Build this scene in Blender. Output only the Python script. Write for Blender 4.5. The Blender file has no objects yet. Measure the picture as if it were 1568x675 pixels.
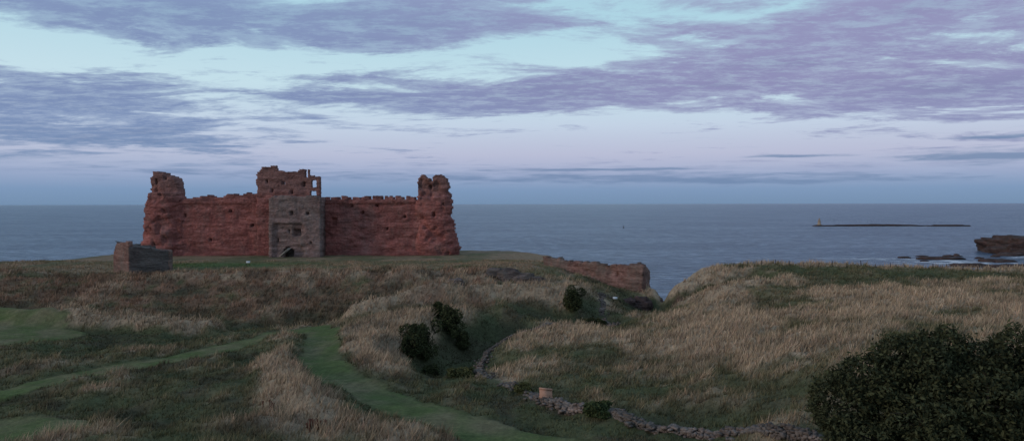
import bpy, math, numpy as np
from mathutils import Vector
rng=np.random.default_rng(7)
scene=bpy.context.scene
scene.view_settings.view_transform='Standard'; scene.view_settings.look='None'; scene.view_settings.exposure=0
def lin(c): 
    return tuple(((v/255)/12.92 if v/255<=0.04045 else (((v/255)+0.055)/1.055)**2.4) for v in c)+(1.0,)
# ------------------------------------------------------------ noise
TAB=np.random.default_rng(3).random(65536)
def _h(i,j,s): return TAB[((i*7919)^(j*104729)^(s*15485863))&65535]
def vn(x,y,s=0):
    xi=np.floor(x).astype(np.int64); yi=np.floor(y).astype(np.int64)
    fx=x-xi; fy=y-yi; fx=fx*fx*(3-2*fx); fy=fy*fy*(3-2*fy)
    a=_h(xi,yi,s);b=_h(xi+1,yi,s);c=_h(xi,yi+1,s);d=_h(xi+1,yi+1,s)
    return (a*(1-fx)+b*fx)*(1-fy)+(c*(1-fx)+d*fx)*fy
def fbm(x,y,s=0,o=4):
    t=0;a=.5;n=0
    for k in range(o):
        t=t+a*vn(x*2**k+k*17.3,y*2**k-k*9.1,s+k); n+=a; a*=.5
    return t/n
def sst(a,b,x):
    t=np.clip((x-a)/(b-a),0,1); return t*t*(3-2*t)
# ------------------------------------------------------------ mesh helper
def fmesh(name,V,F,mats,cols=None,smooth=False,parent=None,matidx=None):
    V=np.asarray(V,dtype=np.float32);F=np.asarray(F,dtype=np.int32)
    me=bpy.data.meshes.new(name); k=F.shape[1]
    me.vertices.add(len(V)); me.vertices.foreach_set('co',V.ravel())
    me.loops.add(F.size); me.loops.foreach_set('vertex_index',F.ravel())
    me.polygons.add(len(F)); me.polygons.foreach_set('loop_start',np.arange(0,F.size,k,dtype=np.int32))
    me.update(calc_edges=True); me.validate()
    if cols is not None:
        c=np.ones((len(V),4),dtype=np.float32); c[:,:3]=cols
        at=me.color_attributes.new('Col','FLOAT_COLOR','POINT'); at.data.foreach_set('color',c.ravel())
    for m in (mats if isinstance(mats,list) else [mats]): me.materials.append(m)
    if smooth: me.polygons.foreach_set('use_smooth',np.ones(len(me.polygons),dtype=bool))
    ob=bpy.data.objects.new(name,me); scene.collection.objects.link(ob)
    if parent: ob.parent=parent
    return ob
def empty(name,loc=(0,0,0)):
    e=bpy.data.objects.new(name,None); scene.collection.objects.link(e); e.empty_display_size=.5
    return e
# ------------------------------------------------------------ material helper
class NT:
    def __init__(s,tree): s.t=tree; s.n=tree.nodes; s.l=tree.links
    def new(s,ty,**k):
        n=s.n.new(ty)
        for a,b in k.items(): setattr(n,a,b)
        return n
    def put(s,sock,v):
        if isinstance(v,bpy.types.NodeSocket): s.l.new(v,sock)
        else: sock.default_value=v
    def m(s,op,a,b=0.0,c=None,clamp=False):
        n=s.new('ShaderNodeMath',operation=op); n.use_clamp=clamp
        s.put(n.inputs[0],a); s.put(n.inputs[1],b)
        if c is not None: s.put(n.inputs[2],c)
        return n.outputs[0]
    def mix(s,f,a,b,mode='MIX'):
        n=s.new('ShaderNodeMix',data_type='RGBA',blend_type=mode); s.put(n.inputs[0],f); s.put(n.inputs[6],a); s.put(n.inputs[7],b)
        return n.outputs[2]
    def noise(s,vec,scale,detail=4,rough=.5,dist=0.0):
        n=s.new('ShaderNodeTexNoise'); s.put(n.inputs['Vector'],vec); n.inputs['Scale'].default_value=scale
        n.inputs['Detail'].default_value=detail; n.inputs['Roughness'].default_value=rough; n.inputs['Distortion'].default_value=dist
        return n.outputs['Fac']
    def ramp(s,f,stops):
        n=s.new('ShaderNodeValToRGB'); s.put(n.inputs[0],f); e=n.color_ramp.elements
        while len(e)<len(stops): e.new(.5)
        for k,(p,c) in zip(e,stops): k.position=p; k.color=c
        return n.outputs[0]
    def maprange(s,x,a,b,c=0.,d=1.):
        n=s.new('ShaderNodeMapRange'); n.interpolation_type='SMOOTHSTEP'; s.put(n.inputs[0],x)
        for i,v in enumerate((a,b,c,d)): n.inputs[i+1].default_value=v
        return n.outputs[0]
    def scale(s,vec,sc):
        n=s.new('ShaderNodeMapping'); s.put(n.inputs['Vector'],vec); n.inputs['Scale'].default_value=sc; return n.outputs[0]
def mat(name):
    m=bpy.data.materials.new(name); m.use_nodes=True; t=NT(m.node_tree); b=m.node_tree.nodes['Principled BSDF']
    b.inputs['Roughness'].default_value=.95; b.inputs['Specular IOR Level'].default_value=.1
    return m,t,b
def bump(t,b,h,st=.5,d=.1):
    n=t.new('ShaderNodeBump'); n.inputs['Strength'].default_value=st; n.inputs['Distance'].default_value=d
    t.put(n.inputs['Height'],h); t.l.new(n.outputs[0],b.inputs['Normal'])
def stone(name,dark,mid,light,grey,greyamt=.3,topz=None):
    m,t,b=mat(name); P=t.new('ShaderNodeTexCoord').outputs['Object']
    big=t.noise(P,.13,3,.6); course=t.noise(t.scale(P,(.3,.3,2.2)),1.0,4,.75); fine=t.noise(P,1.7,5,.75)
    v=t.new('ShaderNodeTexVoronoi'); t.put(v.inputs['Vector'],t.scale(P,(1.1,1.1,2.2))); v.inputs['Scale'].default_value=1.3
    f=t.m('ADD',t.m('MULTIPLY',course,.55),t.m('MULTIPLY',fine,.45))
    col=t.ramp(f,[(.34,dark),(.5,mid),(.66,light)])
    sep=t.new('ShaderNodeSeparateColor'); t.l.new(v.outputs['Color'],sep.inputs[0])
    col=t.mix(t.m('MULTIPLY',sep.outputs[0],.4),col,t.mix(sep.outputs[1],dark,light))
    g=t.maprange(t.noise(t.scale(P,(1,1,.5)),.22,5,.7),.5-.28*greyamt,.72-.2*greyamt)
    if topz:
        z=t.new('ShaderNodeSeparateXYZ'); t.put(z.inputs[0],P)
        zz=t.m('ADD',z.outputs[2],t.m('MULTIPLY',t.m('SUBTRACT',big,.5),7.0))
        g=t.m('MAXIMUM',t.m('MULTIPLY',g,.6),t.maprange(zz,topz[0],topz[1],0,.8))
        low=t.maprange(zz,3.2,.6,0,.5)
    col=t.mix(t.m('MULTIPLY',g,.8),col,t.mix(f,(grey[0]*.4,grey[1]*.4,grey[2]*.4,1),(grey[0]*1.6,grey[1]*1.6,grey[2]*1.6,1)))
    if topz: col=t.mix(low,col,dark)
    pits=t.maprange(t.noise(t.scale(P,(.6,.6,1.7)),1.0,5,.8),.58,.68)
    col=t.mix(t.m('MULTIPLY',pits,.6),col,(dark[0]*.4,dark[1]*.4,dark[2]*.4,1))
    stain=t.maprange(t.noise(t.scale(P,(.5,.5,.10)),1.0,4,.65),.52,.68,0,.35)
    col=t.mix(stain,col,(dark[0]*.8,dark[1]*.9,dark[2]*1.0,1))
    pat=t.maprange(t.noise(t.scale(P,(.18,.18,.9)),1.0,4,.6),.35,.66,.74,1.24)
    hs=t.new('ShaderNodeHueSaturation'); t.put(hs.inputs['Color'],col); t.put(hs.inputs['Value'],pat)
    t.put(b.inputs['Base Color'],hs.outputs[0])
    bump(t,b,t.m('ADD',f,t.m('MULTIPLY',v.outputs['Distance'],-.5)),.9,.3)
    return m
M_red=stone('red_sandstone',(.13,.042,.037,1),(.275,.095,.080,1),(.43,.19,.165,1),(.19,.125,.11,1),.25,(13.8,20.5))
M_grey=stone('grey_sandstone',(.10,.058,.052,1),(.21,.13,.115,1),(.36,.25,.225,1),(.20,.155,.14,1),.5)
M_ruin=stone('weathered_rubble',(.09,.048,.041,1),(.20,.108,.09,1),(.33,.20,.165,1),(.165,.135,.115,1),.4)
M_dark=stone('dark_rubble',(.05,.04,.037,1),(.115,.085,.078,1),(.21,.165,.15,1),(.12,.105,.095,1),.6)
M_rock=stone('sea_rock',(.035,.022,.02,1),(.08,.05,.045,1),(.15,.095,.085,1),(.07,.06,.055,1),.4)
def colmat(name,nscale=3.,var=.5,bd=.2,trans=False):
    m,t,b=mat(name); a=t.new('ShaderNodeVertexColor',layer_name='Col').outputs[0]
    P=t.new('ShaderNodeTexCoord').outputs['Object']
    n=t.noise(P,nscale,4 if bd else 2,.75)
    k=t.m('ADD',1-var,t.m('MULTIPLY',n,2*var))
    hs=t.new('ShaderNodeHueSaturation'); t.put(hs.inputs['Color'],a); t.put(hs.inputs['Value'],k)
    t.put(b.inputs['Base Color'],hs.outputs[0]); 
    if bd: bump(t,b,n,.8,bd)
    return m
M_ground=colmat('ground_turf',2.2,.75,.3); M_blade=colmat('grass_blades',.6,.35,0); M_leaf=colmat('leaves',2.,.3,0)
def plain(name,c,var=.3,sc=3.):
    m,t,b=mat(name); P=t.new('ShaderNodeTexCoord').outputs['Object']; n=t.noise(P,sc,4,.7)
    t.put(b.inputs['Base Color'],t.mix(n,tuple(v*(1-var) for v in c)+(1,),tuple(v*(1+var) for v in c)+(1,))); bump(t,b,n,.4,.03); return m
M_bark=plain('bark',(.05,.04,.03)); M_wood=plain('weathered_wood',(.3,.26,.22)); M_board=plain('orange_board',(.45,.25,.17),.3,1.5)
M_white=plain('white_paint',(.6,.6,.6),.08); M_post=plain('fence_wood',(.08,.065,.055)); M_beacon=plain('beacon_stone',(.35,.27,.2))
# ------------------------------------------------------------ terrain (metres; castle lawn z=0.5, sea z=-30)
PATH_A=[(-32,119),(-29.6,113.7),(-26.3,101),(-24.6,93),(-20.2,83.3),(-14,75.5),(-6.9,68),(-.5,62),(10,54),(25,40),(40,20)]
PATH_B=[(-110,60),(-75,70),(-54.3,77.5),(-49.4,87.2),(-43,95.7),(-38.3,106),(-36,113),(-31,118)]
LAWN=[(-140,132),(-90,128.7),(-80.9,125),(-66.4,113.7),(-69,107),(-72.6,103.7),(-130,100)]
WALL_A=[(7.3,124,-5.6),(1.7,117,-6.0),(-1.9,111.5,-6.3),(-4.1,104,-6.6),(-4.9,93,-6.7)]
WALL_B=[(-6.8,91.2,-6.5),(-.3,82.9,-5.8),(3.1,75,-5.2),(5.3,69.4,-4.9),(9.8,66.4,-4.8),(12.7,62.9,-4.6),(15.9,60,-4.4),(24,53,-3.5)]
WALL_C=[(18.9,150.4,-3.4),(16.8,138,-4.6),(17.5,128,-6.4)]
C=[]
C+= [(x,y,-5.0) for x,y in PATH_A[:9]]+[(x,y,-5.0) for x,y in PATH_B[:]]+WALL_A+WALL_B+WALL_C
C+= [(-150,160,.5),(-150,176,.5),(-100,158,.5),(-125,170,.5),(-100,185,.5),(-100,205,.5),(-60,158,.5),(-80,172,.5),(-60,180,.5),(-60,205,.5),(-60,235,.5),(-25,158,.6),(-30,175,.5),(-20,195,.5),(-20,220,.5),(5,180,.5),(5,205,.5),(-2,157,.8),(8,168,.3),(-10,152,.9),
 (-82,154,-.3),(-105,150,.4),(-90,130,-4.2),(-55,130,-5.9),(-35,130,-6.2),(-75,147,-.6),(-45,147,-.1),(-22,130,-3.6),(-22,146,-.1),(-10,140,-2.0),(-5,148,-.3),
 (8.5,147,-1.4),(14.5,158,-2.0),(20,165,-2.8),(27,160,-4.6),(24,150,-5.4),(27,146,-7.2),(29,151,-7.6),(14,140,-4.2),(16,131,-7.4),(-3,132,-3.2),(6,133,-4.0),(8,128,-7.4),(-1,121,-8.2),(-6.5,112,-9.2),(-8,102,-9.6),(-10.5,94,-8.6),
 (-21,108,-4.0),(-14.5,114,-3.2),(-17,101,-4.1),(-15.0,90,-4.7),(-9,124,-3.4),(-1,127,-4.2),
 (-80,114,-4.4),(-60,90,-5),(-42,64,-4.5),(-33,77,-4.0),(-42,100,-5),(-24,73,-3.6),(-28,64,-3.9),(-15,60,-4.2),
 (5.8,101,-5.0),(4.7,80,-5.5),(26,134,-5.2),(18,93,-4.7),(13.5,70,-4.5),(46,141,-2.3),(30,93,-2.4),(22,68,-2.6),(66,145,-.4),(41,90,-.2),(31,68,-.2),(71,115,.2),(80,112,.5),(22,56,-2.2),(26,46,0),(35,45,0),
 (30,152.5,-7.6),(34,155,-3.6),(41,160,-.6),(50,165,.9),(62,163,.7),(80,160,.4),(108,156,.1),(38,147,-4.0),
 (-80,20,-4),(0,20,-4),(60,20,0),(-60,-40,-4),(60,-40,0),(-220,100,-4.5),(-220,155,.4),(-220,60,-4.5),(200,100,1.),(200,150,.6),(0,-120,-3),(300,0,2),(-300,0,-3)]
C=np.array(C,float)
def kern(r2): return np.sqrt(r2+6.0)
D=((C[:,None,:2]-C[None,:,:2])**2).sum(2); n=len(C)
A=np.zeros((n+3,n+3)); A[:n,:n]=-kern(D)+np.eye(n)*.12; A[:n,n]=1;A[:n,n+1:]=C[:,:2]/100;A[n,:n]=1;A[n+1:,:n]=C[:,:2].T/100
Wt=np.linalg.solve(A,np.concatenate([C[:,2],[0,0,0]]))
COAST=np.array([(-900,-900),(-900,168),(-300,172),(-130,183),(-117,192),(-113,228),(-50,238),(0,224),(10,205),(12,184),(28,168),(31,160),(30.5,153),(35,156),(41,163),(50,171),(64,170),(110,163),(300,150),(900,130),(900,-900)],float)
def inpoly(x,y,P):
    P=np.asarray(P,float); r=np.zeros(x.shape,bool); j=len(P)-1
    for i in range(len(P)):
        xi,yi=P[i];xj,yj=P[j]
        if yi!=yj:
            c=((yi>y)!=(yj>y))&(x<(xj-xi)*(y-yi)/(yj-yi)+xi); r^=c
        j=i
    return r
def dline(x,y,P):
    d=np.full(x.shape,1e9)
    for (ax,ay),(bx,by) in zip(P[:-1],P[1:]):
        dx,dy=bx-ax,by-ay; t=np.clip(((x-ax)*dx+(y-ay)*dy)/(dx*dx+dy*dy),0,1)
        d=np.minimum(d,np.hypot(x-ax-t*dx,y-ay-t*dy))
    return d
def sdcoast(x,y):
    d=dline(x,y,list(map(tuple,COAST))+[tuple(COAST[0])]); return np.where(inpoly(x,y,COAST),-d,d)
def pathmask(x,y):
    w=.9*(fbm(x*.35,y*.35,5,3)-.5)
    wd_=np.interp(y,[60,80,110],[3.3,2.7,2.5])
    a=sst(.6,-.5,dline(x,y,PATH_A)+w*2-wd_); b=sst(2.9,1.9,dline(x,y,PATH_B)+w*2)
    l=np.where(inpoly(x+w*3,y+w*3,LAWN),1.,0.); tee=sst(1.05,.95,np.hypot((x+44)/7.2,(y-62.5)/4.4))
    return np.maximum.reduce([a,b,l,tee])
RID=[([(-110,127),(-92,125.5),(-76,121.5),(-62,121),(-50,119.5)],2.2,2.6),([(-27,127),(-14,133),(0,137),(9,138)],2.4,2.4),([(-68,151),(-45,150),(-20,150)],1.1,3.0),([(-21,70),(-28,84),(-31,98),(-34,106)],1.3,2.5),([(14,146),(9,141),(12,134)],1.5,2.2),
     ([(32,150),(38,151),(46,152),(52,155)],-2.6,2.6),([(-25,140),(-10,145),(2,144)],-2.0,2.5),([(34,146),(42,145),(50,147)],1.3,2.5),([(-18,98),(-15.5,107),(-13,116),(-8,124)],1.0,2.2)]
def height(x,y):
    x=np.asarray(x,float);y=np.asarray(y,float);out=np.empty(x.shape)
    for s in range(0,len(x),20000):
        X=x[s:s+20000];Y=y[s:s+20000]
        z=-(kern((X[:,None]-C[:,0])**2+(Y[:,None]-C[:,1])**2))@Wt[:n]+Wt[n]+X/100*Wt[n+1]+Y/100*Wt[n+2]
        z=np.clip(z,-11,2.5)
        wx=(fbm(X*.15,Y*.15,14,2)-.5)*5
        for P,hh,ww in RID: z+=hh*np.exp(-((dline(X+wx,Y+wx*.6,P)/ww)**2))*(.5+fbm(X*.12,Y*.12,17,2))
        flat=np.maximum(pathmask(X,Y),sst(160,168,Y)*(X<12))
        z+=(1-flat*.8)*((fbm(X*.12,Y*.12,11,4)-.5)*1.9+(fbm(X*.6,Y*.6,21,3)-.5)*.9)
        sd=sdcoast(X,Y)+(fbm(X*.25,Y*.25,31,4)-.5)*2.0
        k=sst(0,11,sd); z=z-(z+34)*k+ (fbm(X*.5,Y*.5,41,3)-.5)*3*k*(1-k)*4
        out[s:s+20000]=z
    return out
# relief map: crests are dry, hollows are coloured darker and greener
rx_=np.arange(-170,151,1.0); ry_=np.arange(36,196,1.0); RX,RY=np.meshgrid(rx_,ry_); RZ=height(RX.ravel(),RY.ravel()).reshape(RX.shape); RZ=np.maximum(RZ,-9)
def blur(a,k):
    for ax in (0,1):
        for _ in range(2):
            c=np.cumsum(np.pad(a,[(k+1,k) if i==ax else (0,0) for i in (0,1)],mode='edge'),axis=ax)
            a=(np.take(c,np.arange(2*k+1,c.shape[ax]),ax)-np.take(c,np.arange(0,c.shape[ax]-2*k-1),ax))/(2*k+1)
    return a
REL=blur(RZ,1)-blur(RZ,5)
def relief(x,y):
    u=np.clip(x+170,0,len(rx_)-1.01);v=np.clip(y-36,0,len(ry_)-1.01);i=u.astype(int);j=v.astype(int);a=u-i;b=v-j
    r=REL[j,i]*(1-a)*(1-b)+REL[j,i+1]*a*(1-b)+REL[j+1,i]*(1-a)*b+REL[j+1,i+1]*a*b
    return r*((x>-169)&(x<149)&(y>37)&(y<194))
def blob(x,y,cx,cy,rx,ry,a=0):
    c,s=math.cos(a),math.sin(a);u=(x-cx)*c+(y-cy)*s;v=-(x-cx)*s+(y-cy)*c
    return np.exp(-(u/rx)**2-(v/ry)**2)
FIELD=[(31,151),(26,140),(17,131)]+[(p[0],p[1]) for p in WALL_A]+[(p[0],p[1]) for p in WALL_B[1:]]+[(40,35),(60,-50),(900,-50),(900,200),(31,200)]
def zones(x,y):
    f=inpoly(x,y,FIELD); pm=pathmask(x,y); pl=sst(158,163,y)*(x<14)
    n1=fbm(x*.10,y*.10,51,4); n2=fbm(x*.45,y*.45,61,4); n3=fbm(x*1.6,y*1.6,71,2)
    rel=np.clip(relief(x,y),-.9,.9)
    st=np.where(f,.84,.48)+(n1-.5)*2.0+(n2-.5)*1.3+rel*np.where(f,.7,1.1)
    st-= .65*blob(x,y,95,150,48,13)*f+ .8*blob(x,y,52,168,18,9)+.65*blob(x,y,12,74,11,14,.5)+.6*blob(x,y,24,60,16,8)+.6*blob(x,y,42,151,11,4)
    st+= .35*blob(x,y,30,105,18,22)*f+.30*blob(x,y,70,105,30,18)
    st+= .75*blob(x,y,-17,108,5,12,.3)+.6*blob(x,y,-8,138,14,5)+.75*blob(x,y,-64,122,22,3.6)+.5*blob(x,y,-35,121,8,4)+.45*blob(x,y,-15,63,14,3.5,-.2)+.3*blob(x,y,-31,66,10,5)+.3*blob(x,y,-25,80,4,11)
    st-= .45*blob(x,y,-42,82,12,8)+.45*blob(x,y,-60,100,16,8)+.7*blob(x,y,-6,104,4.5,16)+.4*blob(x,y,14,130,8,5)
    bank=sst(160,154,y)*sst(126,131,y)*(x<-3)*(~f)
    st+= .3*bank
    green=np.array([.080,.088,.043]);straw=np.array([.385,.285,.19]);brown=np.array([.225,.135,.088]);mown=np.array([.092,.122,.043]);olive=np.array([.14,.125,.068])
    straw=straw*np.where(f,1,.88)[:,None]
    s=np.clip(st,0,1)[:,None]
    col=np.where(s<.5,green+(olive-green)*s*2,olive+(straw-olive)*(s-.5)*2)
    bk=(bank*np.clip(.70+(n2-.5)*2.4-rel*.5,0,1))[:,None]; col=col*(1-bk)+brown*bk
    dk=(sst(.50,.68,fbm(x*.22+9,y*.3,81,4)-rel*.12)*.6*(1-f*.5))[:,None]; col=col*(1-dk)+np.array([.080,.062,.042])*dk
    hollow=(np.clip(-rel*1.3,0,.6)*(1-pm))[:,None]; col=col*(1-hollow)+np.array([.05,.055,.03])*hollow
    pk=np.clip(.72+(n1-.5)*1.8+(n2-.5)*1.8,0,1)[:,None]
    lawn=mown*pk+np.array([.16,.145,.08])*(1-pk)
    plc=np.array([.13,.122,.065]); plc=plc+(np.array([.25,.18,.115])-plc)*np.clip((n1-.42)*3+.35+(n2-.5)*2,0,1)[:,None]
    bg=np.clip(blob(x,y,-70,174,18,7)*1.4,0,1)[:,None]; plc=plc*(1-bg)+np.array([.09,.125,.05])*bg
    col=col*(1-pl[:,None])+plc*pl[:,None]
    col=col*(1-pm[:,None])+lawn*pm[:,None]
    wd=np.minimum.reduce([dline(x,y,[p[:2] for p in W_]) for W_ in (WALL_A,WALL_B,WALL_C)])
    h=(.22+.5*np.clip(st,0,1))*(1-pl*.6)*(1-pm)*(.12+.88*sst(.4,1.7,wd))
    edge=sst(.02,.5,pm)*(1-sst(.5,.98,pm)); col=col*(1-.35*edge[:,None])
    return col*(.7+.6*n3[:,None]),h
def axis(segs):
    o=[]
    for a,b,s in segs: o+=list(np.arange(a,b,s))
    return np.array(o+[segs[-1][1]])
xs=axis([(-900,-300,40),(-300,-130,5),(-130,-70,.75),(-70,60,.5),(60,125,.75),(125,300,5),(300,900,40)])
ys=axis([(-300,20,16),(20,45,1.5),(45,125,.5),(125,180,.5),(180,256,1.1)])
X,Y=np.meshgrid(xs,ys); xf,yf=X.ravel(),Y.ravel(); zf=height(xf,yf)
col,_=zones(xf,yf)
gz=np.gradient(zf.reshape(X.shape),axis=0)/np.gradient(ys)[:,None]; gx=np.gradient(zf.reshape(X.shape),axis=1)/np.gradient(xs)[None,:]
sl=np.hypot(gz,gx).ravel(); rk=(sst(1.3,1.9,sl+.5*(fbm(xf*.5,yf*.5,91,3)-.5)))[:,None]
rkc=np.array([.10,.062,.05])*(.5+fbm(xf*.8,yf*.8,95,3)[:,None])
gs=(blob(xf,yf,44,166,9,5)*1.3).clip(0,1)[:,None]
rkc=rkc*(1-gs)+np.array([.06,.09,.035])*gs
col=col*(1-rk)+rkc*rk
ni,nj=X.shape
I=np.arange(ni*nj).reshape(ni,nj); F=np.stack([I[:-1,:-1],I[:-1,1:],I[1:,1:],I[1:,:-1]],-1).reshape(-1,4)
fmesh('ground',np.stack([xf,yf,zf],1),F,M_ground,col,True)
# ------------------------------------------------------------ grass
NB=640000
yy=44+ (188-44)*rng.random(NB)**1.25
xx=(rng.random(NB)*2-1)*(yy*.76+7)
cl=fbm(xx*.9,yy*.9,101,3); keep=rng.random(NB)<np.clip(.25+1.5*(cl-.3),0.1,1)
xx,yy,cl=xx[keep],yy[keep],cl[keep]
cc,hh=zones(xx,yy); k=(hh>.09)&(sdcoast(xx,yy)<-.5); xx,yy,cl,cc,hh=xx[k],yy[k],cl[k],cc[k],hh[k]
zz=height(xx,yy); N=len(xx)
hh=hh*(.35+1.2*rng.random(N))*(.4+1.2*cl); w=.018+.0010*yy*(.6+.8*rng.random(N)); an=rng.normal(0,.7,N)
lx=(rng.normal(.25,.4,N))*hh; ly=rng.normal(0,.35,N)*hh
ca,sa=np.cos(an)*w/2,np.sin(an)*w/2
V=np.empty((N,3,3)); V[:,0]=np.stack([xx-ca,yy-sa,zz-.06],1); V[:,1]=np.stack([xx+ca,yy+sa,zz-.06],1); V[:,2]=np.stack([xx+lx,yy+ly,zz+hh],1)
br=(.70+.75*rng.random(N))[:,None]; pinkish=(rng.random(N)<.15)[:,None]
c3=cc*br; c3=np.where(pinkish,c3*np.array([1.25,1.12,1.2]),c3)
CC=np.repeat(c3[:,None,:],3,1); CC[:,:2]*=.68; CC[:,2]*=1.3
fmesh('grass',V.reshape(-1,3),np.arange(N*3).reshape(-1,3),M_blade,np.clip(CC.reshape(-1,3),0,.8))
# ------------------------------------------------------------ masonry builder
def masonry(name,L,z0,z1,cell,thick,inside,front,origin,ang,m,parent=None,jit=.28,back=None,seed=0,rough=.14):
    ns=int(round(L/cell));nz=int(round((z1-z0)/cell))
    s=np.linspace(0,L,ns+1);z=np.linspace(z0,z1,nz+1);S,Z=np.meshgrid(s,z,indexing='ij')
    r=np.random.default_rng(seed+int(L*10))
    Sj=S+(r.random(S.shape)-.5)*2*jit*cell; Zj=Z+(r.random(S.shape)-.5)*2*jit*cell
    cs=(S[:-1,:-1]+S[1:,1:])/2;cz=(Z[:-1,:-1]+Z[1:,1:])/2
    ins=inside(cs,cz)
    fr=front(S,Z)-(fbm(S*.5+seed,Z*.9,seed,4)-.5)*rough*3.0-(r.random(S.shape)-.5)*rough*.8
    bk=np.full(S.shape,float(thick)) 
    ca,sa=math.cos(ang),math.sin(ang)
    def P(dep): return np.stack([origin[0]+Sj*ca-dep*sa,origin[1]+Sj*sa+dep*ca,Zj],-1).reshape(-1,3)
    V=np.concatenate([P(fr),P(np.maximum(bk,fr+.3))]); o=(ns+1)*(nz+1)
    F=[];idx=lambda i,j:i*(nz+1)+j
    for i in range(ns):
        for j in range(nz):
            if not ins[i,j]: continue
            a,b,c,d=idx(i,j),idx(i+1,j),idx(i+1,j+1),idx(i,j+1)
            F.append((a,b,c,d));F.append((o+a,o+d,o+c,o+b))
            if i==0 or not ins[i-1,j]:F.append((a,d,o+d,o+a))
            if i==ns-1 or not ins[i+1,j]:F.append((b,o+b,o+c,c))
            if j==0 or not ins[i,j-1]:F.append((a,o+a,o+b,b))
            if j==nz-1 or not ins[i,j+1]:F.append((d,c,o+c,o+d))
    F=np.array(F); u,inv=np.unique(F,return_inverse=True)
    return fmesh(name,V[u],inv.reshape(F.shape),m,parent=parent)
def prof(pts,amp=.5,seed=0,fr=.7):
    p=np.array(pts,float)
    return lambda s:np.interp(s,p[:,0],p[:,1])+(fbm(s*fr,s*0+seed,seed,3)-.5)*2*amp
castle=empty('ruined_castle')
def rect(s,z,cx,cz,w,h,arch=False):
    return (abs(s-cx)<w/2)&(abs(z-cz)<h/2)
x0=-98.5
tp=prof([(0,16.5),(2,16.7),(8,16.6),(11,17.2),(13,17.6),(14,17.0),(17,17.2),(18,17.9),(21,17.5),(23,18),(26,17.9),(31,17.9)],.4,2,1.2)
def recess(s,z,wins,dep=1.3):
    o=np.zeros(s.shape)
    for cx,cz,w,h in wins: o=np.where(rect(s,z,cx,cz,w,h),dep,o)
    return o
def strings(s,z,zl,d=.25): return np.where(z>zl,-d,0)
def plinth(z): return -.7*sst(2.0,.9,z)
def eroded(s,z,sd): return .28*sst(.54,.68,fbm(s*.22+sd,z*.6,sd+200,4))
lw=[(6,12,.7,.9),(19,13.2,.7,.7),(13,5,.6,.8),(25,9,.6,.9)]
masonry('west_curtain_wall',31,-.6,19,.34,3.6,lambda s,z:(z<tp(s)),lambda s,z:recess(s,z,lw)+strings(s,z,15.2,.35)+plinth(z)+eroded(s,z,1),(x0,207),.0,M_red,castle,seed=1)
x1=-54.3
def mer(s):
    b=16.3+(fbm(s*.25,s*0+4,5,2)-.5)*.5; ph=((s+.6*vn(s*.4,s*0,9))%3.1)
    return b+np.where(ph<2.1,1.0*(vn(np.floor((s)/3.1)*1.7+.3,s*0,8)*.5+.55),0)+(fbm(s*1.5,s*0+7,6,2)-.5)*.3
rw=[(4,10,1.3,1.9),(12,12.5,.6,.9),(19,8,.6,.9),(24,11.5,.6,.8),(9,14.4,.7,.6),(16,14.4,.6,.6)]
masonry('east_curtain_wall',29.5,-.6,19,.34,3.6,lambda s,z:(z<mer(s)),lambda s,z:recess(s,z,rw)+strings(s,z,15.1,.35)+strings(s,z,4.6,-.15)+plinth(z)+eroded(s,z,2),(x1,207),.0,M_red,castle,seed=2)
def lt(s,z):
    x=-106+s
    L=np.interp(z,[0,3.8,8.7,13.3,16,19,23.6],[-105.6,-105.3,-104.6,-103.3,-102.9,-102.3,-101.7])+(fbm(z*.8,z*0+1,14,3)-.5)*1.5
    R=np.interp(z,[0,15,17,22,23],[-92,-93.5,-94.3,-94.8,-95.2])+(fbm(z*.9,z*0+5,15,3)-.5)*.9
    T=np.interp(x,[-106,-102,-101.3,-99.5,-98,-96,-94.5],[23,23.4,24.4,24.1,23.5,22.8,21.4])+(fbm(s*1.2,s*0,16,3)-.5)*.9
    return (x>L)&(x<R)&(z<T)&~rect(x,z,-100.6,21.4,.7,1.9)&~((x>-98.4)&(x<-97.6)&(z>21.8))
def ltf(s,z):
    x=-106+s; c=-99;r=7.4
    y=-4.6*np.sqrt(np.clip(1-((x-c)/r)**2,0,1))
    y=y*np.where(z>18.5,.55,1)
    return y+ .9*sst(.5,.68,fbm(s*.35,z*.3,18,3))+recess(s,z,[(4.5,8,.5,1.1),(8.5,13,.6,1.),(7,18.0,.6,1.)],1.2)
masonry('west_tower',14,-.8,25,.34,2.0,lt,ltf,(-106,209.5),0,M_red,castle,seed=3,rough=.2)
def lt2(s,z):
    T=np.interp(s,[0,3,4,5],[19,20.5,18.6,16.5])+(fbm(s*1.1,s*0,26,3)-.5)*1.2
    return z<T
masonry('west_tower_rear',4.6,-.8,22,.4,1.6,lt2,lambda s,z:s*0,(-103.9,212),.1,M_red,castle,seed=4,rough=.2)
def mt(s,z):
    x=-72+s
    T=np.interp(x,[-72,-71.6,-70.6,-70.2,-66.3,-65.9,-64.2,-63.8,-60,-59.6,-57.2,-56.8,-54],[22.8,24.2,24.4,25.6,25.7,24.6,24.4,24.0,24.1,24.8,24.7,22.8,22.6])+(fbm(s*1.3,s*0,36,3)-.5)*.6
    L=-71.8+(fbm(z*.7,z*0+2,37,3)-.5)*.8
    R=-53.9+(fbm(z*.9,z*0+3,38,3)-.5)*.5
    w=rect(x,z,-55.7,20.8,1.4,1.9)|rect(x,z,-55.8,18.0,1.5,1.6)|((x>-58.2)&(x<-57.4)&(z>22.6))|rect(x,z,-64.3,20.9,1.0,1.2)
    return (x>L)&(x<R)&(z<T)&~w
mw=[(13.5,20.6,.7,1.4),(4.5,18.6,.8,.9),(3.0,21.4,.5,1.2),(10,18.4,.8,1.0)]
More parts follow.
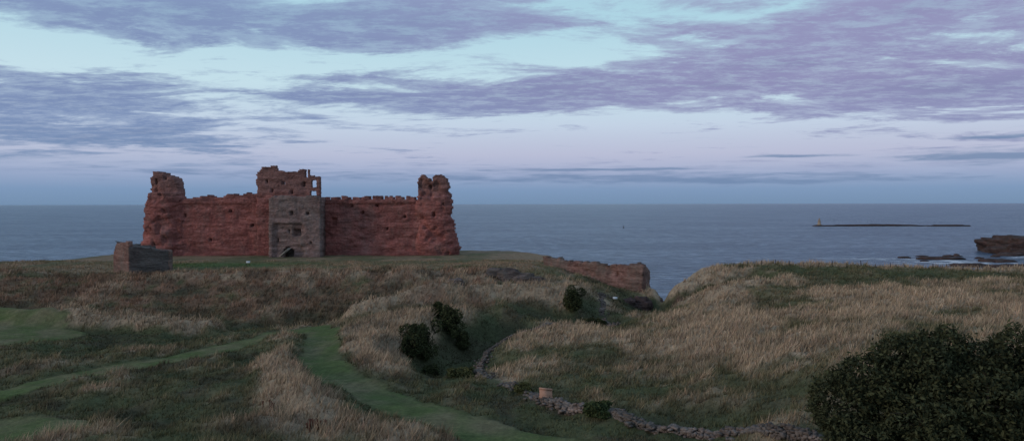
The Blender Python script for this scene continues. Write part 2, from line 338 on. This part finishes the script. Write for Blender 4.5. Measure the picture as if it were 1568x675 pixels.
masonry('gate_tower_front',18.4,-.6,26.5,.34,1.5,mt,lambda s,z:recess(s,z,mw,1.1)+strings(s,z,18.9,-.3)+eroded(s,z,3)*.6,(-72,205.5),0,M_red,castle,seed=5,rough=.17)
def mt2(s,z):
    T=np.interp(s,[0,3,5,9,10,14],[23.5,23.2,21.5,22.4,19.5,18.5])+(fbm(s*1.2,s*0,46,3)-.5)*1.0
    return (z<T)&~rect(s,z,5.6,20.6,1.6,2.2)
masonry('gate_tower_rear',12.5,-.6,25,.4,1.4,mt2,lambda s,z:s*0,(-71.3,213),0,M_red,castle,seed=6)
masonry('gate_tower_side',7,-.6,25,.4,1.2,lambda s,z:z<23.2+(fbm(s*1.2,s*0,56,3)-.5),lambda s,z:s*0,(-70.2,206.8),math.pi/2,M_red,castle,seed=7)
def fw(s,z): 
    T=np.interp(s,[0,1,5,8,12,14.2],[16.6,17.1,17.3,17.0,17.3,16.8])+(fbm(s*1.4,s*0,66,3)-.5)*.6
    gate=(abs(s-5.2)<1.5)&(z<3.4-.5*abs(s-5.2)**1.5)
    return (z<T)&~gate
fwn=[(6.2,12.6,.8,1.0),(7.6,7.3,1.9,1.9),(5.4,7.6,.6,.7),(10.6,12.4,.5,.9),(2.4,5,.5,1.),(11.5,4.5,.5,1.)]
masonry('gate_forework',14.2,-.8,18.4,.34,5.2,fw,lambda s,z:recess(s,z,fwn,1.6)+strings(s,z,11,-.18)-.3*sst(2.4,.4,z)+np.where((s>1.2)&(s<9+.8*np.sin(z))&(z<9.5),.6,0)+eroded(s,z,4)*.6,(-66.6,200),0,M_grey,castle,seed=8,rough=.15)
masonry('gate_passage',3.4,-.8,4,.4,.3,lambda s,z:s>-1,lambda s,z:s*0,(-63.1,204.2),0,M_dark,castle,seed=9)
def boxv(c,d,R=None):
    c=np.array(c);q=np.array([(x,y,z) for x in(-.5,.5) for y in(-.5,.5) for z in(-.5,.5)])*np.array(d)
    if R is not None:q=q@R.T
    return q+c
BF=np.array([(0,1,3,2),(4,6,7,5),(0,4,5,1),(2,3,7,6),(0,2,6,4),(1,5,7,3)])
def rotm(ax,ay,az):
    cx,sx,cy,sy,cz,sz=math.cos(ax),math.sin(ax),math.cos(ay),math.sin(ay),math.cos(az),math.sin(az)
    return np.array([[cz,-sz,0],[sz,cz,0],[0,0,1]])@np.array([[cy,0,sy],[0,1,0],[-sy,0,cy]])@np.array([[1,0,0],[0,cx,-sx],[0,sx,cx]])
def boxes(name,L,m,parent=None):
    V=np.concatenate([boxv(*b) for b in L]);F=np.concatenate([BF+8*i for i in range(len(L))])
    return fmesh(name,V,F,m,parent=parent)
R0=rotm(0,-.75,.2)
boxes('gate_ramp',[((-63.2+.38*math.cos(.75)*i,199.2-.05*i,.9+.38*math.sin(.75)*i),(.34,1.5,.14),R0) for i in range(8)]+[((-61.9,198.3,1.9),(3.4,.14,.35),R0),((-61.9,199.8,1.9),(3.4,.14,.35),R0)],M_wood,castle)
def rt(s,z):
    x=-28+s
    L=-26.7+np.where(z<16,-1.3,0)+(fbm(z*.9,z*0+5,74,3)-.5)*.6
    R=np.interp(z,[0,1,3,5,8,9.5,14,17,22],[-15,-15.1,-15.3,-15.6,-16.4,-17.0,-17.4,-17.7,-18.4])+(fbm(z*.8,z*0+1,75,3)-.5)*1.4
    T=np.interp(x,[-28,-26.5,-25.6,-24.8,-24.2,-22,-21.4,-20,-18.5],[22,22.4,23.4,23.2,22.4,22.9,23.3,23.1,22.4])+(fbm(s*1.3,s*0,76,3)-.5)*.8
    return (x>L)&(x<R)&(z<T)&~((x>-23.1)&(x<-22.5)&(z>21.7))
def rtf(s,z):
    x=-28+s;c=-21.5;r=7.2
    y=-4.2*np.sqrt(np.clip(1-((x-c)/r)**2,0,1))*np.where(z>17,.7,1)
    return y+recess(s,z,[(5,19.8,.7,1.2),(6,12,.6,1.2),(8.6,15,.6,.9)],1.2)+.9*sst(.5,.68,fbm(s*.35+7,z*.3,78,3))
masonry('east_tower',13.4,-.8,25,.34,2.5,rt,rtf,(-28,209.5),0,M_red,castle,seed=10,rough=.2)
masonry('east_tower_rear',6,-.8,22,.4,1.5,lambda s,z:z<np.interp(s,[0,3,6],[20,19,13])+(fbm(s*1.2,s*0,86,3)-.5)*1.4,lambda s,z:s*0,(-25,214),-.2,M_red,castle,seed=11,rough=.2)
# ------------------------------------------------------------ dovecot
dov=empty('stone_dovecot')
def seg(a,b): return math.hypot(b[0]-a[0],b[1]-a[1]),math.atan2(b[1]-a[1],b[0]-a[0])
pA,pB,pC=(-87.6,160.5),(-81.9,156),(-75.0,159.5)
L,a=seg(pA,pB); masonry('dovecot_gable',L,-3,8,.3,.9,lambda s,z:z<np.interp(s,[0,.6,1.6,L],[4.0,5.2,6.7,7.1])+(fbm(s,s*0,3,3)-.5)*.5,lambda s,z:s*0,pA,a,M_ruin,dov,seed=12,rough=.08)
L2,a2=seg(pB,pC); masonry('dovecot_front',L2,-3,8,.3,.9,lambda s,z:z<np.interp(s,[0,L2*.6,L2],[6.0,5.5,4.8])+(fbm(s,s*0,4,3)-.5)*.4,lambda s,z:s*0,pB,a2,M_dark,dov,seed=13,rough=.08)  # darker stone here paints in the shade of the side away from the light
pD=(pA[0]+pC[0]-pB[0],pA[1]+pC[1]-pB[1])
L,a=seg(pD,pC)
masonry('dovecot_back',L2,-3,8,.3,.9,lambda s,z:z<6.8-s*.15,lambda s,z:s*0,(pA[0]+.6,pA[1]+.3),a2,M_dark,dov,seed=14,rough=.08)
masonry('dovecot_end',L,-3,8,.3,.9,lambda s,z:z<5.0+(fbm(s,s*0,5,3)-.5)*.4,lambda s,z:s*0,pD,a,M_ruin,dov,seed=15,rough=.08)
g=12; V=[];
for i in range(g+1):
    for j in range(g+1):
        u,v=i/g,j/g; px=pB[0]+(pC[0]-pB[0])*u+(pA[0]-pB[0])*v;py=pB[1]+(pC[1]-pB[1])*u+(pA[1]-pB[1])*v
        V.append((px,py,5.85-1.15*u+1.25*v*(1-.5*u)+(rng.random()-.5)*.28))
I2=np.arange((g+1)**2).reshape(g+1,g+1);F=np.stack([I2[:-1,:-1],I2[1:,:-1],I2[1:,1:],I2[:-1,1:]],-1).reshape(-1,4)
fmesh('dovecot_roof',V,F,M_dark,parent=dov)
# ------------------------------------------------------------ ruined outer wall
L,a=seg((7.5,176),(28.6,160))
ow=empty('ruined_wall')
masonry('outer_wall',L,-9,4,.33,1.6,lambda s,z:(z<np.interp(s,[0,2,9,14,18,22,L],[2.6,2.2,1.3,1.6,1.0,1.5,1.7])+(fbm(s*1.1,s*0,6,3)-.5)*.9),lambda s,z:recess(s,z,[(20,-1,.6,.8),(12,-.3,.6,.6)],.8)-.4*sst(0,-4,z)+eroded(s,z,6),(7.5,176),a,M_ruin,ow,seed=16,rough=.2)
masonry('outer_wall_return',7,-11,4,.33,1.4,lambda s,z:z<1.5-s*.25+(fbm(s*1.1,s*0,8,3)-.5)*.7,lambda s,z:s*0,(28.9,160.3),math.radians(68),M_ruin,ow,seed=17,rough=.2)
# ------------------------------------------------------------ rocks
def rocks(name,items,m,seed=0,sub=28):
    VV=[];FF=[];o=0
    for (cx,cy,cz,rx,ry,rz,pw) in items:
        nu,nv=sub*2,sub
        th=np.linspace(0,2*math.pi,nu,endpoint=False);ph=np.linspace(-math.pi/2,math.pi/2,nv+1)
        T,Pp=np.meshgrid(th,ph); x=np.cos(Pp)*np.cos(T);y=np.cos(Pp)*np.sin(T);z=np.sin(Pp)
        sg=lambda q:np.sign(q)*abs(q)**pw
        d=1+.55*(fbm(x*2.2+seed+cx,z*2.6+y*1.7,seed,4)-.5)+.45*(fbm(y*4+cx,z*7+x*2,seed+3,3)-.5)*.7
        VV.append(np.stack([cx+rx*sg(x)*d,cy+ry*sg(y)*d,cz+rz*sg(z)*d],-1).reshape(-1,3))
        J=np.arange(nu*(nv+1)).reshape(nv+1,nu); K=np.roll(J,-1,1)
        FF.append(np.stack([J[:-1],K[:-1],K[1:],J[1:]],-1).reshape(-1,4)+o); o+=nu*(nv+1)
    return fmesh(name,np.concatenate(VV),np.concatenate(FF),m)
it=[]
for x,y,r_ in [(-3.5,151,2.0),(-.5,150,2.6),(2.5,149,2.3),(5.2,148,1.5),(-11.5,147,1.7),(-13.5,146,1.2)]:
    it.append((x,y,height([x],[y])[0]+.2,r_,1.3,r_*.7,.6))
rocks('rock_outcrop',it,M_dark,1)
rocks('cliff_rock',[(27.5,155.5,-8,2.3,3,3.0,.7),(31,158,-11,2.4,3,5,.7),(24.5,153.5,-6.4,1.8,1.6,1.5,.7)],M_rock,5)
rocks('sea_stack_island',[(478,662,-31,48,38,17,.6),(452,650,-31,22,18,12,.6),(520,670,-31,50,40,17,.6)],M_rock,9,40)
rr=np.random.default_rng(4);it=[(343,586,-30.2,18,6,2.4,.8),(325,520,-30.2,14,6,2.4,.8),(345,505,-30.2,18,7,3.2,.8),(322,600,-30.2,5,3,1.6,.8),(372,560,-30.2,14,6,2.6,.8),(362,498,-30.2,14,7,3.0,.8),(425,625,-30.2,12,7,3,.8)]
for k in range(26): it.append((rr.uniform(318,420),rr.choice([505,515,560,590,610])+rr.normal(0,8),-30.1,rr.uniform(1.5,5),rr.uniform(1,3),rr.uniform(.6,1.7),.8))
rocks('reef',it,M_rock,12,14)
rocks('skerry',[(690,1440,-30.5,55,14,3.8,.7),(770,1440,-30.5,50,12,3.2,.7),(850,1425,-30.5,40,12,3.6,.7),(735,1440,-30.5,40,10,4.2,.7),(625,1440,-30.5,18,8,2.4,.7),(605,1440,-30.5,12,8,3,.7)],M_rock,15)
bc=empty('navigation_beacon')
def lathe(name,prof_,c,m,parent,k=16):
    V=[];F=[]
    for r,z in prof_:
        for i in range(k): V.append((c[0]+r*math.cos(2*math.pi*i/k),c[1]+r*math.sin(2*math.pi*i/k),c[2]+z))
    for j in range(len(prof_)-1):
        for i in range(k): F.append((j*k+i,j*k+(i+1)%k,(j+1)*k+(i+1)%k,(j+1)*k+i))
    return fmesh(name,V,F,m,parent=parent)
lathe('beacon_tower',[(4.6,0),(4.4,2),(3.2,3),(2.6,7),(2.2,9.5),(2.8,9.8),(2.8,10.4),(1.5,10.5),(1.5,12.5),(1.9,12.6),(0.05,14.5)],(605,1440,-29),M_beacon,bc)
lathe('beacon_pole',[(.3,0),(.25,3)],(605,1440,-15),M_beacon,bc,6)
bo=empty('marker_buoy')
lathe('buoy_body',[(.1,0),(1.3,.2),(1.2,1.2),(.4,1.6),(.25,4.0),(.5,4.1),(.05,5)],(205,1345,-30),M_post,bo,10)
# ------------------------------------------------------------ drystone walls
def drystone(name,P,m,hgt=.8,wid=.8,sz=.3,seed=0,gap=.12):
    r=np.random.default_rng(seed);B=[]
    P=np.array([(p[0],p[1]) for p in P]);S=np.concatenate([[0],np.cumsum(np.hypot(*np.diff(P,axis=0).T))])
    rows=int(hgt/sz*1.3)
    for row in range(rows):
        for lane in range(3):
            s=0
            while s<S[-1]:
                d=sz*(.7+r.random()*1.1); s+=d
                x=np.interp(s,S,P[:,0]);y=np.interp(s,S,P[:,1])
                if vn(np.array([s*.25]),np.array([seed*1.]),3)[0]*1.25+gap< (row+.5)/rows: continue
                k=min(np.searchsorted(S,s),len(S)-1);t=P[k]-P[k-1];t=t/np.hypot(*t);off=(lane-1)*wid*.36*(1-.4*row/rows)+r.normal(0,.05)+.35*math.sin(s*.5+seed)
                if r.random()<.15: off+=r.normal(0,.6)
                B.append((x-t[1]*off,y+t[0]*off,row*sz*.78+.03,d*(.9+.3*r.random()),wid*.38,sz*(.7+.4*r.random()),math.atan2(t[1],t[0])+r.normal(0,.3),r.normal(0,.2)))
    B=np.array(B);hz=height(B[:,0],B[:,1])
    ob=boxes(name,[((b[0],b[1],b[2]+h),(b[3],b[4],b[5]),rotm(b[7],b[7],b[6])) for b,h in zip(B,hz)],m)
    me=ob.data;co=np.empty(len(me.vertices)*3);me.vertices.foreach_get('co',co);co+=r.normal(0,.035,co.shape);me.vertices.foreach_set('co',co)
    return ob
M_dry=stone('drystone',(.06,.043,.036,1),(.16,.12,.10,1),(.32,.25,.215,1),(.16,.14,.122,1),.5)
drystone('drystone_wall',WALL_B,M_dry,.75,1.1,.24,1,.02); drystone('drystone_wall',WALL_A,M_dry,.6,.7,.24,2,.02); drystone('drystone_wall',WALL_C,M_dry,.8,.8,.28,3,.1)
h=height([3.2],[74.2])[0]
bd=empty('leaning_board')
boxes('panel',[((3.4,73.8,h+.75),(1.35,.06,1.15),rotm(-.6,.16,.25)),((3.4,73.6,h+.45),(1.45,.09,.1),rotm(-.6,.16,.25)),((3.4,73.95,h+1.15),(1.45,.09,.1),rotm(-.6,.16,.25))],M_board,bd)
def infoboard(x,y):
    h=height([x],[y])[0];e=empty('information_board')
    boxes('panel',[((x,y,h+.9),(.9,.05,.5),rotm(-.7,0,0))],M_white,e); boxes('posts',[((x-.35,y,h+.4),(.08,.08,1),None),((x+.35,y,h+.4),(.08,.08,1),None)],M_post,e)
infoboard(-62,171.5); infoboard(20.6,146)
px=np.array([50+i*3.1 for i in range(20)]);py=165-.07*(px-50)+rng.normal(0,.2,20);pz=height(px,py)
fe=empty('cliff_fence')
boxes('posts',[((x,y,z+.5),(.12,.12,1.2+.2*rng.random()),rotm(rng.normal(0,.05),rng.normal(0,.05),0)) for x,y,z in zip(px,py,pz)],M_post,fe)
W=[]
for hgt in(.5,.95):
    for i in range(19):
        a=np.array([px[i],py[i],pz[i]+hgt]);b=np.array([px[i+1],py[i+1],pz[i+1]+hgt]);d=b-a
        W.append((tuple((a+b)/2),(np.linalg.norm(d),.015,.015),rotm(0,-math.asin(d[2]/np.linalg.norm(d)),math.atan2(d[1],d[0]))))
boxes('wires',W,M_post,fe)
# ------------------------------------------------------------ trees and bushes
def limb(p0,p1,r0,r1,seg=6,k=7,r=None,bend=.15):
    p0=np.array(p0,float);p1=np.array(p1,float);V=[];F=[]
    d=p1-p0;Lh=np.linalg.norm(d);off=r.normal(0,bend*Lh,3)
    for i in range(seg+1):
        t=i/seg;c=p0+d*t+off*math.sin(t*math.pi)*.6;rad=r0+(r1-r0)*t
        for j in range(k):
            a=2*math.pi*j/k; V.append(c+np.array([math.cos(a),math.sin(a),0])*rad if abs(d[2])>.5*Lh else c+np.array([0,math.cos(a),math.sin(a)])*rad)
    for i in range(seg):
        for j in range(k): F.append((i*k+j,i*k+(j+1)%k,(i+1)*k+(j+1)%k,(i+1)*k+j))
    return V,F
def bush(name,base,lobes,nl,ls,c0,c1,seed,trunk=.25,thr=.50,r0_=.62):
    r=np.random.default_rng(seed);e=empty(name)
    lobes=np.array(lobes,float);vol=(lobes[:,3]*lobes[:,4]*lobes[:,5])**(.72);pk=r.choice(len(lobes),nl*2,p=vol/vol.sum());Lb=lobes[pk]
    dr=r.normal(size=(nl*2,3));dr/=np.linalg.norm(dr,axis=1)[:,None]
    q=fbm(dr[:,0]*3.2+pk*3.1,dr[:,1]*3.2+dr[:,2]*4.1,seed,3)
    q2=fbm(dr[:,0]*9+pk*1.3,dr[:,2]*9+dr[:,1]*7,seed+5,2)
    rad=(r0_+.72*q+.34*(q2-.5))*np.clip(1-np.abs(r.normal(0,.14,nl*2)),.2,1)
    rad*=1+ (r.random(nl*2)<.06)*r.random(nl*2)*.28
    p=Lb[:,:3]+dr*rad[:,None]*Lb[:,3:6]
    cl=fbm(p[:,0]*1.3+p[:,2]*.4,p[:,2]*1.3+p[:,1]*.9,seed+9,3)
    kp=(cl+r.random(nl*2)*.25>thr); p=p[kp][:nl];cl=cl[kp][:nl];q2=q2[kp][:nl];N=len(p)
    t1=r.normal(size=(N,3));t1/=np.linalg.norm(t1,axis=1)[:,None];t2=np.cross(t1,r.normal(size=(N,3)));t2/=np.linalg.norm(t2,axis=1)[:,None]
    s=ls*(.5+r.random(N))[:,None]
    V=np.stack([p-t1*s,p+t2*s*.45,p+t1*s,p-t2*s*.45],1)
    mixk=np.clip((q2-.35)*1.8+(cl-.5)*1.2+r.random(N)*.6,0,1)[:,None]
    col=np.array(c0)*(1-mixk)+np.array(c1)*mixk
    fmesh('foliage',V.reshape(-1,3),np.arange(N*4).reshape(-1,4),M_leaf,np.repeat(col[:,None],4,1).reshape(-1,3),parent=e)
    VV=[];FF=[];o=0
    for i,lb in enumerate(lobes):
        st=np.array(base)+r.normal(0,.2*trunk,3)*np.array([1,1,0]);mid=(st*.45+lb[:3]*.55)
        for a,b,r0,r1 in [(st,mid,trunk,trunk*.55),(mid,lb[:3],trunk*.55,trunk*.25)]+[(mid if k%2 else lb[:3],lb[:3]+r.normal(size=3)*lb[3:6]*.45,trunk*.3,trunk*.05) for k in range(6)]:
            v,f=limb(a,b,r0,r1,r=r);VV+=v;FF+=[tuple(x+o for x in g_) for g_ in f];o+=len(v)
    fmesh('limbs',np.array(VV),np.array(FF),M_bark,parent=e)
    return e
dk0,dk1=(.012,.016,.009),(.068,.074,.036)
gz=height([28],[46])[0]
bush('hawthorn_tree',(27.5,46,gz-.3),[(20.9,46,2.2,2.3,2.2,2.0),(22.4,45.6,3.9,2.1,2.2,1.8),(24.8,45.5,5.0,2.2,2.4,2.0),(27.4,46.5,5.2,2.0,2.3,1.9),(29.4,46,4.7,1.9,2.2,1.7),(32.2,46,5.1,2.2,2.4,2.0),(34.6,46,4.1,2.4,2.5,2.4),(27,46,3.2,4.4,2.5,2.6),(33,46,3.2,3.4,2.5,2.6),(24.6,43.6,2.0,2.4,2.0,1.9),(28.4,43.5,2.9,2.3,2.0,1.8),(31.6,43.5,2.1,2.5,2.2,2.0),(21.4,44.6,.7,2.2,2.0,1.4),(35,45,2,3,3,2.5),(26,43,.8,3,2,1.5),(31,43,.8,3,2,1.5)],100000,.12,dk0,dk1,1,.28)
def gorse(x,y,w,hh_,seed,n=7000,col=(dk0,(.07,.078,.034)),name='gorse_bush'):
    r=np.random.default_rng(seed);z=height([x],[y])[0]
    lb=[(x,y,z+hh_*.42,w*.36,w*.34,hh_*.42),(x+w*.1,y,z+hh_*.22,w*.44,w*.4,hh_*.28)]
    for k in range(9): lb.append((x+r.normal(0,w*.22),y+r.normal(0,w*.2),z+hh_*(.2+.65*r.random()),w*(.13+.12*r.random()),w*.2,hh_*.2))
    bush(name,(x,y,z-.2),lb,n,.14,col[0],col[1],seed,.08,.41,.66)
gorse(-13.2,104,4.6,5.2,21,9000); gorse(-14.2,100.5,2.8,2.8,22,4500);gorse(-11.2,98,2.6,2.0,31,4000)
gorse(-10.0,117,4.0,4.8,23,8000); gorse(-8.0,115,2.4,3.0,24,4000);gorse(-12.2,118.5,2.2,2.6,34,3500)
gorse(10.8,133,3.8,4.2,25,7000); gorse(15.0,131.5,3.2,2.2,26,4500); gorse(13,130,2.4,1.8,27,3000)
gorse(41,150,4.5,2.6,28,5000);gorse(37.5,149,3,2.,29,3000);gorse(45,151,4,2.4,36,4500)
gorse(7.8,67.2,3.0,1.4,30,6000,((.025,.035,.015),(.09,.11,.045)),'low_shrub')
gorse(1,79,2.4,.9,37,2500,((.03,.035,.015),(.11,.11,.045)),'low_shrub');gorse(-6,87,3,1.2,38,3500,((.03,.035,.015),(.11,.11,.045)),'low_shrub')
B=[]
for cx,cy,m_ in[(-17,62.6,16),(-22.5,67,8)]:
    for k in range(m_): B.append((cx+rng.normal(0,.45),cy+rng.normal(0,.45)))
B=np.array(B);hz=height(B[:,0],B[:,1])
boxes('dock_plants',[((x,y,z+.35+.1*k/4),(.05+.04*rng.random(),.06,.6*rng.random()+.4),rotm(rng.normal(0,.15),rng.normal(0,.15),rng.random()*3)) for (x,y),z in zip(B,hz) for k in range(3)],plain('dock_rust',(.11,.05,.035)))
# ------------------------------------------------------------ sea
m,t,b=mat('sea_water')
P=t.new('ShaderNodeNewGeometry').outputs['Position']
sx=t.new('ShaderNodeSeparateXYZ');t.put(sx.inputs[0],P)
w1=t.noise(t.scale(P,(.06,.16,1)),1.,6,.78,.3);w2=t.noise(t.scale(P,(.0035,.012,1)),1.,4,.55,.6);w3=t.noise(t.scale(P,(.02,.06,1)),1.,4,.6)
c=t.mix(t.maprange(t.m('ADD',t.m('MULTIPLY',w2,.6),t.m('MULTIPLY',w3,.4)),.38,.62),(.072,.128,.215,1),(.20,.272,.375,1))
c=t.mix(t.maprange(w1,.40,.58,.8,0),c,(.022,.045,.08,1))
c=t.mix(t.maprange(w1,.54,.66,0,.8),c,(.45,.53,.65,1))
foam=None
fo=t.noise(t.scale(P,(.06,.16,1)),1.,6,.8,.5)
for cx,cy,rx,ry,a in[(335,560,60,36,1),(300,590,60,14,1),(440,600,45,40,1.),(350,500,50,22,1),(760,1425,200,22,.8),(400,545,60,60,.6)]:
    dx=t.m('DIVIDE',t.m('SUBTRACT',sx.outputs[0],cx),rx);dy=t.m('DIVIDE',t.m('SUBTRACT',sx.outputs[1],cy),ry)
    g_=t.m('MULTIPLY',t.m('EXPONENT',t.m('MULTIPLY',t.m('ADD',t.m('MULTIPLY',dx,dx),t.m('MULTIPLY',dy,dy)),-1.)),a)
    foam=g_ if foam is None else t.m('MAXIMUM',foam,g_)
fm=t.maprange(t.m('ADD',fo,t.m('MULTIPLY',foam,.19)),.65,.73)
fm=t.m('MULTIPLY',fm,t.maprange(foam,.05,.4))
c=t.mix(fm,c,(.85,.87,.9,1))
t.put(b.inputs['Base Color'],c); t.put(b.inputs['Roughness'],t.m('ADD',.3,t.m('MULTIPLY',fm,.5))); b.inputs['IOR'].default_value=1.33; b.inputs['Specular IOR Level'].default_value=.34
bump(t,b,w1,1.0,4.5)
xs2=np.concatenate([-np.geomspace(60000,200,14),[0],np.geomspace(200,60000,14)]);ys2=np.concatenate([-np.geomspace(30000,200,8),[0],np.geomspace(150,80000,20)])
X2,Y2=np.meshgrid(xs2,ys2);I=np.arange(X2.size).reshape(X2.shape)
fmesh('sea',np.stack([X2.ravel(),Y2.ravel(),np.full(X2.size,-30.)],1),np.stack([I[:-1,:-1],I[:-1,1:],I[1:,1:],I[1:,:-1]],-1).reshape(-1,4),m)
# ------------------------------------------------------------ sky
wd=bpy.data.worlds.new('World');scene.world=wd;wd.use_nodes=True;t=NT(wd.node_tree);bg=wd.node_tree.nodes['Background']
G=t.new('ShaderNodeTexCoord').outputs['Generated'];s=t.new('ShaderNodeSeparateXYZ');t.put(s.inputs[0],G);sx_,sy_,sz_=s.outputs
DEG=180/math.pi
az=t.m('MULTIPLY',t.m('ARCTAN2',sx_,sy_),DEG);el=t.m('MULTIPLY',t.m('ARCSINE',sz_),DEG)
zc=t.m('ADD',t.m('MAXIMUM',sz_,0.),.065)
cv=t.new('ShaderNodeCombineXYZ');t.put(cv.inputs[0],t.m('MULTIPLY',t.m('DIVIDE',sx_,zc),.8));t.put(cv.inputs[1],t.m('MULTIPLY',t.m('DIVIDE',sy_,zc),1.3))
rot=t.new('ShaderNodeMapping');t.put(rot.inputs[0],cv.outputs[0]);rot.inputs['Rotation'].default_value=(0,0,.06);rot.inputs['Location'].default_value=(3.3,1.7,0)
nz=t.noise(rot.outputs[0],1.3,7,.64,.35); nzf=t.noise(rot.outputs[0],5.0,5,.75)
dens=t.m('ADD',t.m('MULTIPLY',t.m('SUBTRACT',nz,.49),3.8),t.m('MULTIPLY',t.m('SUBTRACT',nzf,.5),1.3))
BL=[(-27,12.8,11,1.5,.7,0),(-8,13.4,8,1.3,.6,0),(-1,8.4,18,1.0,1.0,.02),(15,9.8,10,1.0,.8,.04),(-32,6.8,9,1.4,.85,0),(-28,4.7,11,.6,.95,0),
 (27,12.2,13,1.6,.75,.03),(31,7.4,11,2.0,.95,-.03),(-24,9.8,8,.9,-.5,0),(5,11.6,6,.6,-.25,0),(10,4.6,22,1.3,-.8,0),(-12,5.0,6,.9,-.3,0),(0,16,60,2.5,.2,0)]
for (a,e,ra,re,w_,ti) in BL:
    da=t.m('SUBTRACT',az,a);dx=t.m('MULTIPLY',da,1/ra);dy=t.m('MULTIPLY',t.m('SUBTRACT',t.m('SUBTRACT',el,e),t.m('MULTIPLY',da,ti)),1/re)
    g_=t.m('EXPONENT',t.m('MULTIPLY',t.m('ADD',t.m('MULTIPLY',dx,dx),t.m('MULTIPLY',dy,dy)),-1.));dens=t.m('ADD',dens,t.m('MULTIPLY',g_,w_))
dens=t.m('MULTIPLY',dens,t.maprange(el,1.5,4.5))
mask=t.maprange(dens,-.12,.55)
ln=t.new('ShaderNodeCombineXYZ');t.put(ln.inputs[0],t.m('MULTIPLY',az,.22));t.put(ln.inputs[1],t.m('MULTIPLY',el,2.6))
lz=t.noise(ln.outputs[0],1.,5,.62,.3);low=t.m('MULTIPLY',t.m('SUBTRACT',lz,.5),1.8)
for (a,e,ra,re,w_) in[(4,2.0,24,.45,.65),(7.5,2.65,8,.14,.8),(33,3.1,5.5,.4,.9),(34.5,4.3,4,.22,.8),(21,3.45,3.6,.14,.85),(-25,2.3,12,.3,.35),(22,1.6,12,.25,.5)]:
    dx=t.m('MULTIPLY',t.m('SUBTRACT',az,a),1/ra);dy=t.m('MULTIPLY',t.m('SUBTRACT',el,e),1/re)
    low=t.m('ADD',low,t.m('MULTIPLY',t.m('EXPONENT',t.m('MULTIPLY',t.m('ADD',t.m('MULTIPLY',dx,dx),t.m('MULTIPLY',dy,dy)),-1.)),w_))
lowm=t.m('MULTIPLY',t.maprange(low,.15,.85),t.maprange(el,5.5,4.6))
e90=lambda d:d/30.
ef=t.m('DIVIDE',el,30.)
clear=t.ramp(ef,[(0,lin((118,146,178))),(e90(1.1),lin((128,156,192))),(e90(2.2),lin((158,174,207))),(e90(3.8),lin((186,194,219))),(e90(6),lin((198,214,233))),(e90(9),lin((200,227,238))),(e90(14),lin((178,217,232))),(1,lin((145,175,205)))])
cloud=t.ramp(ef,[(0,lin((104,129,164))),(e90(3.5),lin((122,140,176))),(e90(6),lin((130,142,180))),(e90(9),lin((132,138,178))),(e90(15),lin((142,150,186))),(1,lin((125,132,162)))])
cloud=t.mix(t.maprange(az,-25,20),t.mix(1.,cloud,(.85,1.0,1.05,1),'MULTIPLY'),t.mix(1.,cloud,(1.14,.99,1.05,1),'MULTIPLY'))
cloud=t.mix(t.maprange(nzf,.42,.66,0,.36),cloud,clear)
cloud=t.mix(t.maprange(dens,.5,1.6,0,.5),cloud,t.mix(1.,cloud,(.70,.72,.79,1),'MULTIPLY'))
pink=t.m('MULTIPLY',t.m('MULTIPLY',t.maprange(el,1.5,3.5),t.maprange(el,7,4)),t.maprange(az,-30,5))
clear=t.mix(t.m('MULTIPLY',pink,.15),clear,lin((196,184,212)))
skyc=t.mix(t.m('MULTIPLY',mask,.94),clear,cloud);skyc=t.mix(t.m('MULTIPLY',lowm,.8),skyc,lin((108,134,172)))
ns=t.new('ShaderNodeTexSky',sky_type='NISHITA');ns.sun_disc=False;ns.sun_elevation=math.radians(15);ns.sun_rotation=math.radians(245)
nk=t.mix(1.,ns.outputs[0],(.05,.05,.05,1),'MULTIPLY')
t.put(bg.inputs['Color'],t.mix(.05,skyc,nk));bg.inputs['Strength'].default_value=1.0
sl_=bpy.data.lights.new('sun','SUN');sl_.energy=1.0;sl_.angle=math.radians(14);sl_.color=(1,.80,.68)
so=bpy.data.objects.new('sun',sl_);scene.collection.objects.link(so)
az_s=math.radians(245);els=math.radians(15);dv=Vector((math.sin(az_s)*math.cos(els),math.cos(az_s)*math.cos(els),math.sin(els)));so.rotation_euler=dv.to_track_quat('Z','Y').to_euler()
# ------------------------------------------------------------ camera
cam=bpy.data.cameras.new('camera');co=bpy.data.objects.new('camera',cam);scene.collection.objects.link(co)
co.location=(0,0,15);cam.sensor_width=36;cam.lens=36*1120/1568;co.rotation_euler=(math.radians(90-1.30),math.radians(.1),0);cam.clip_end=200000;cam.clip_start=.5
scene.camera=co
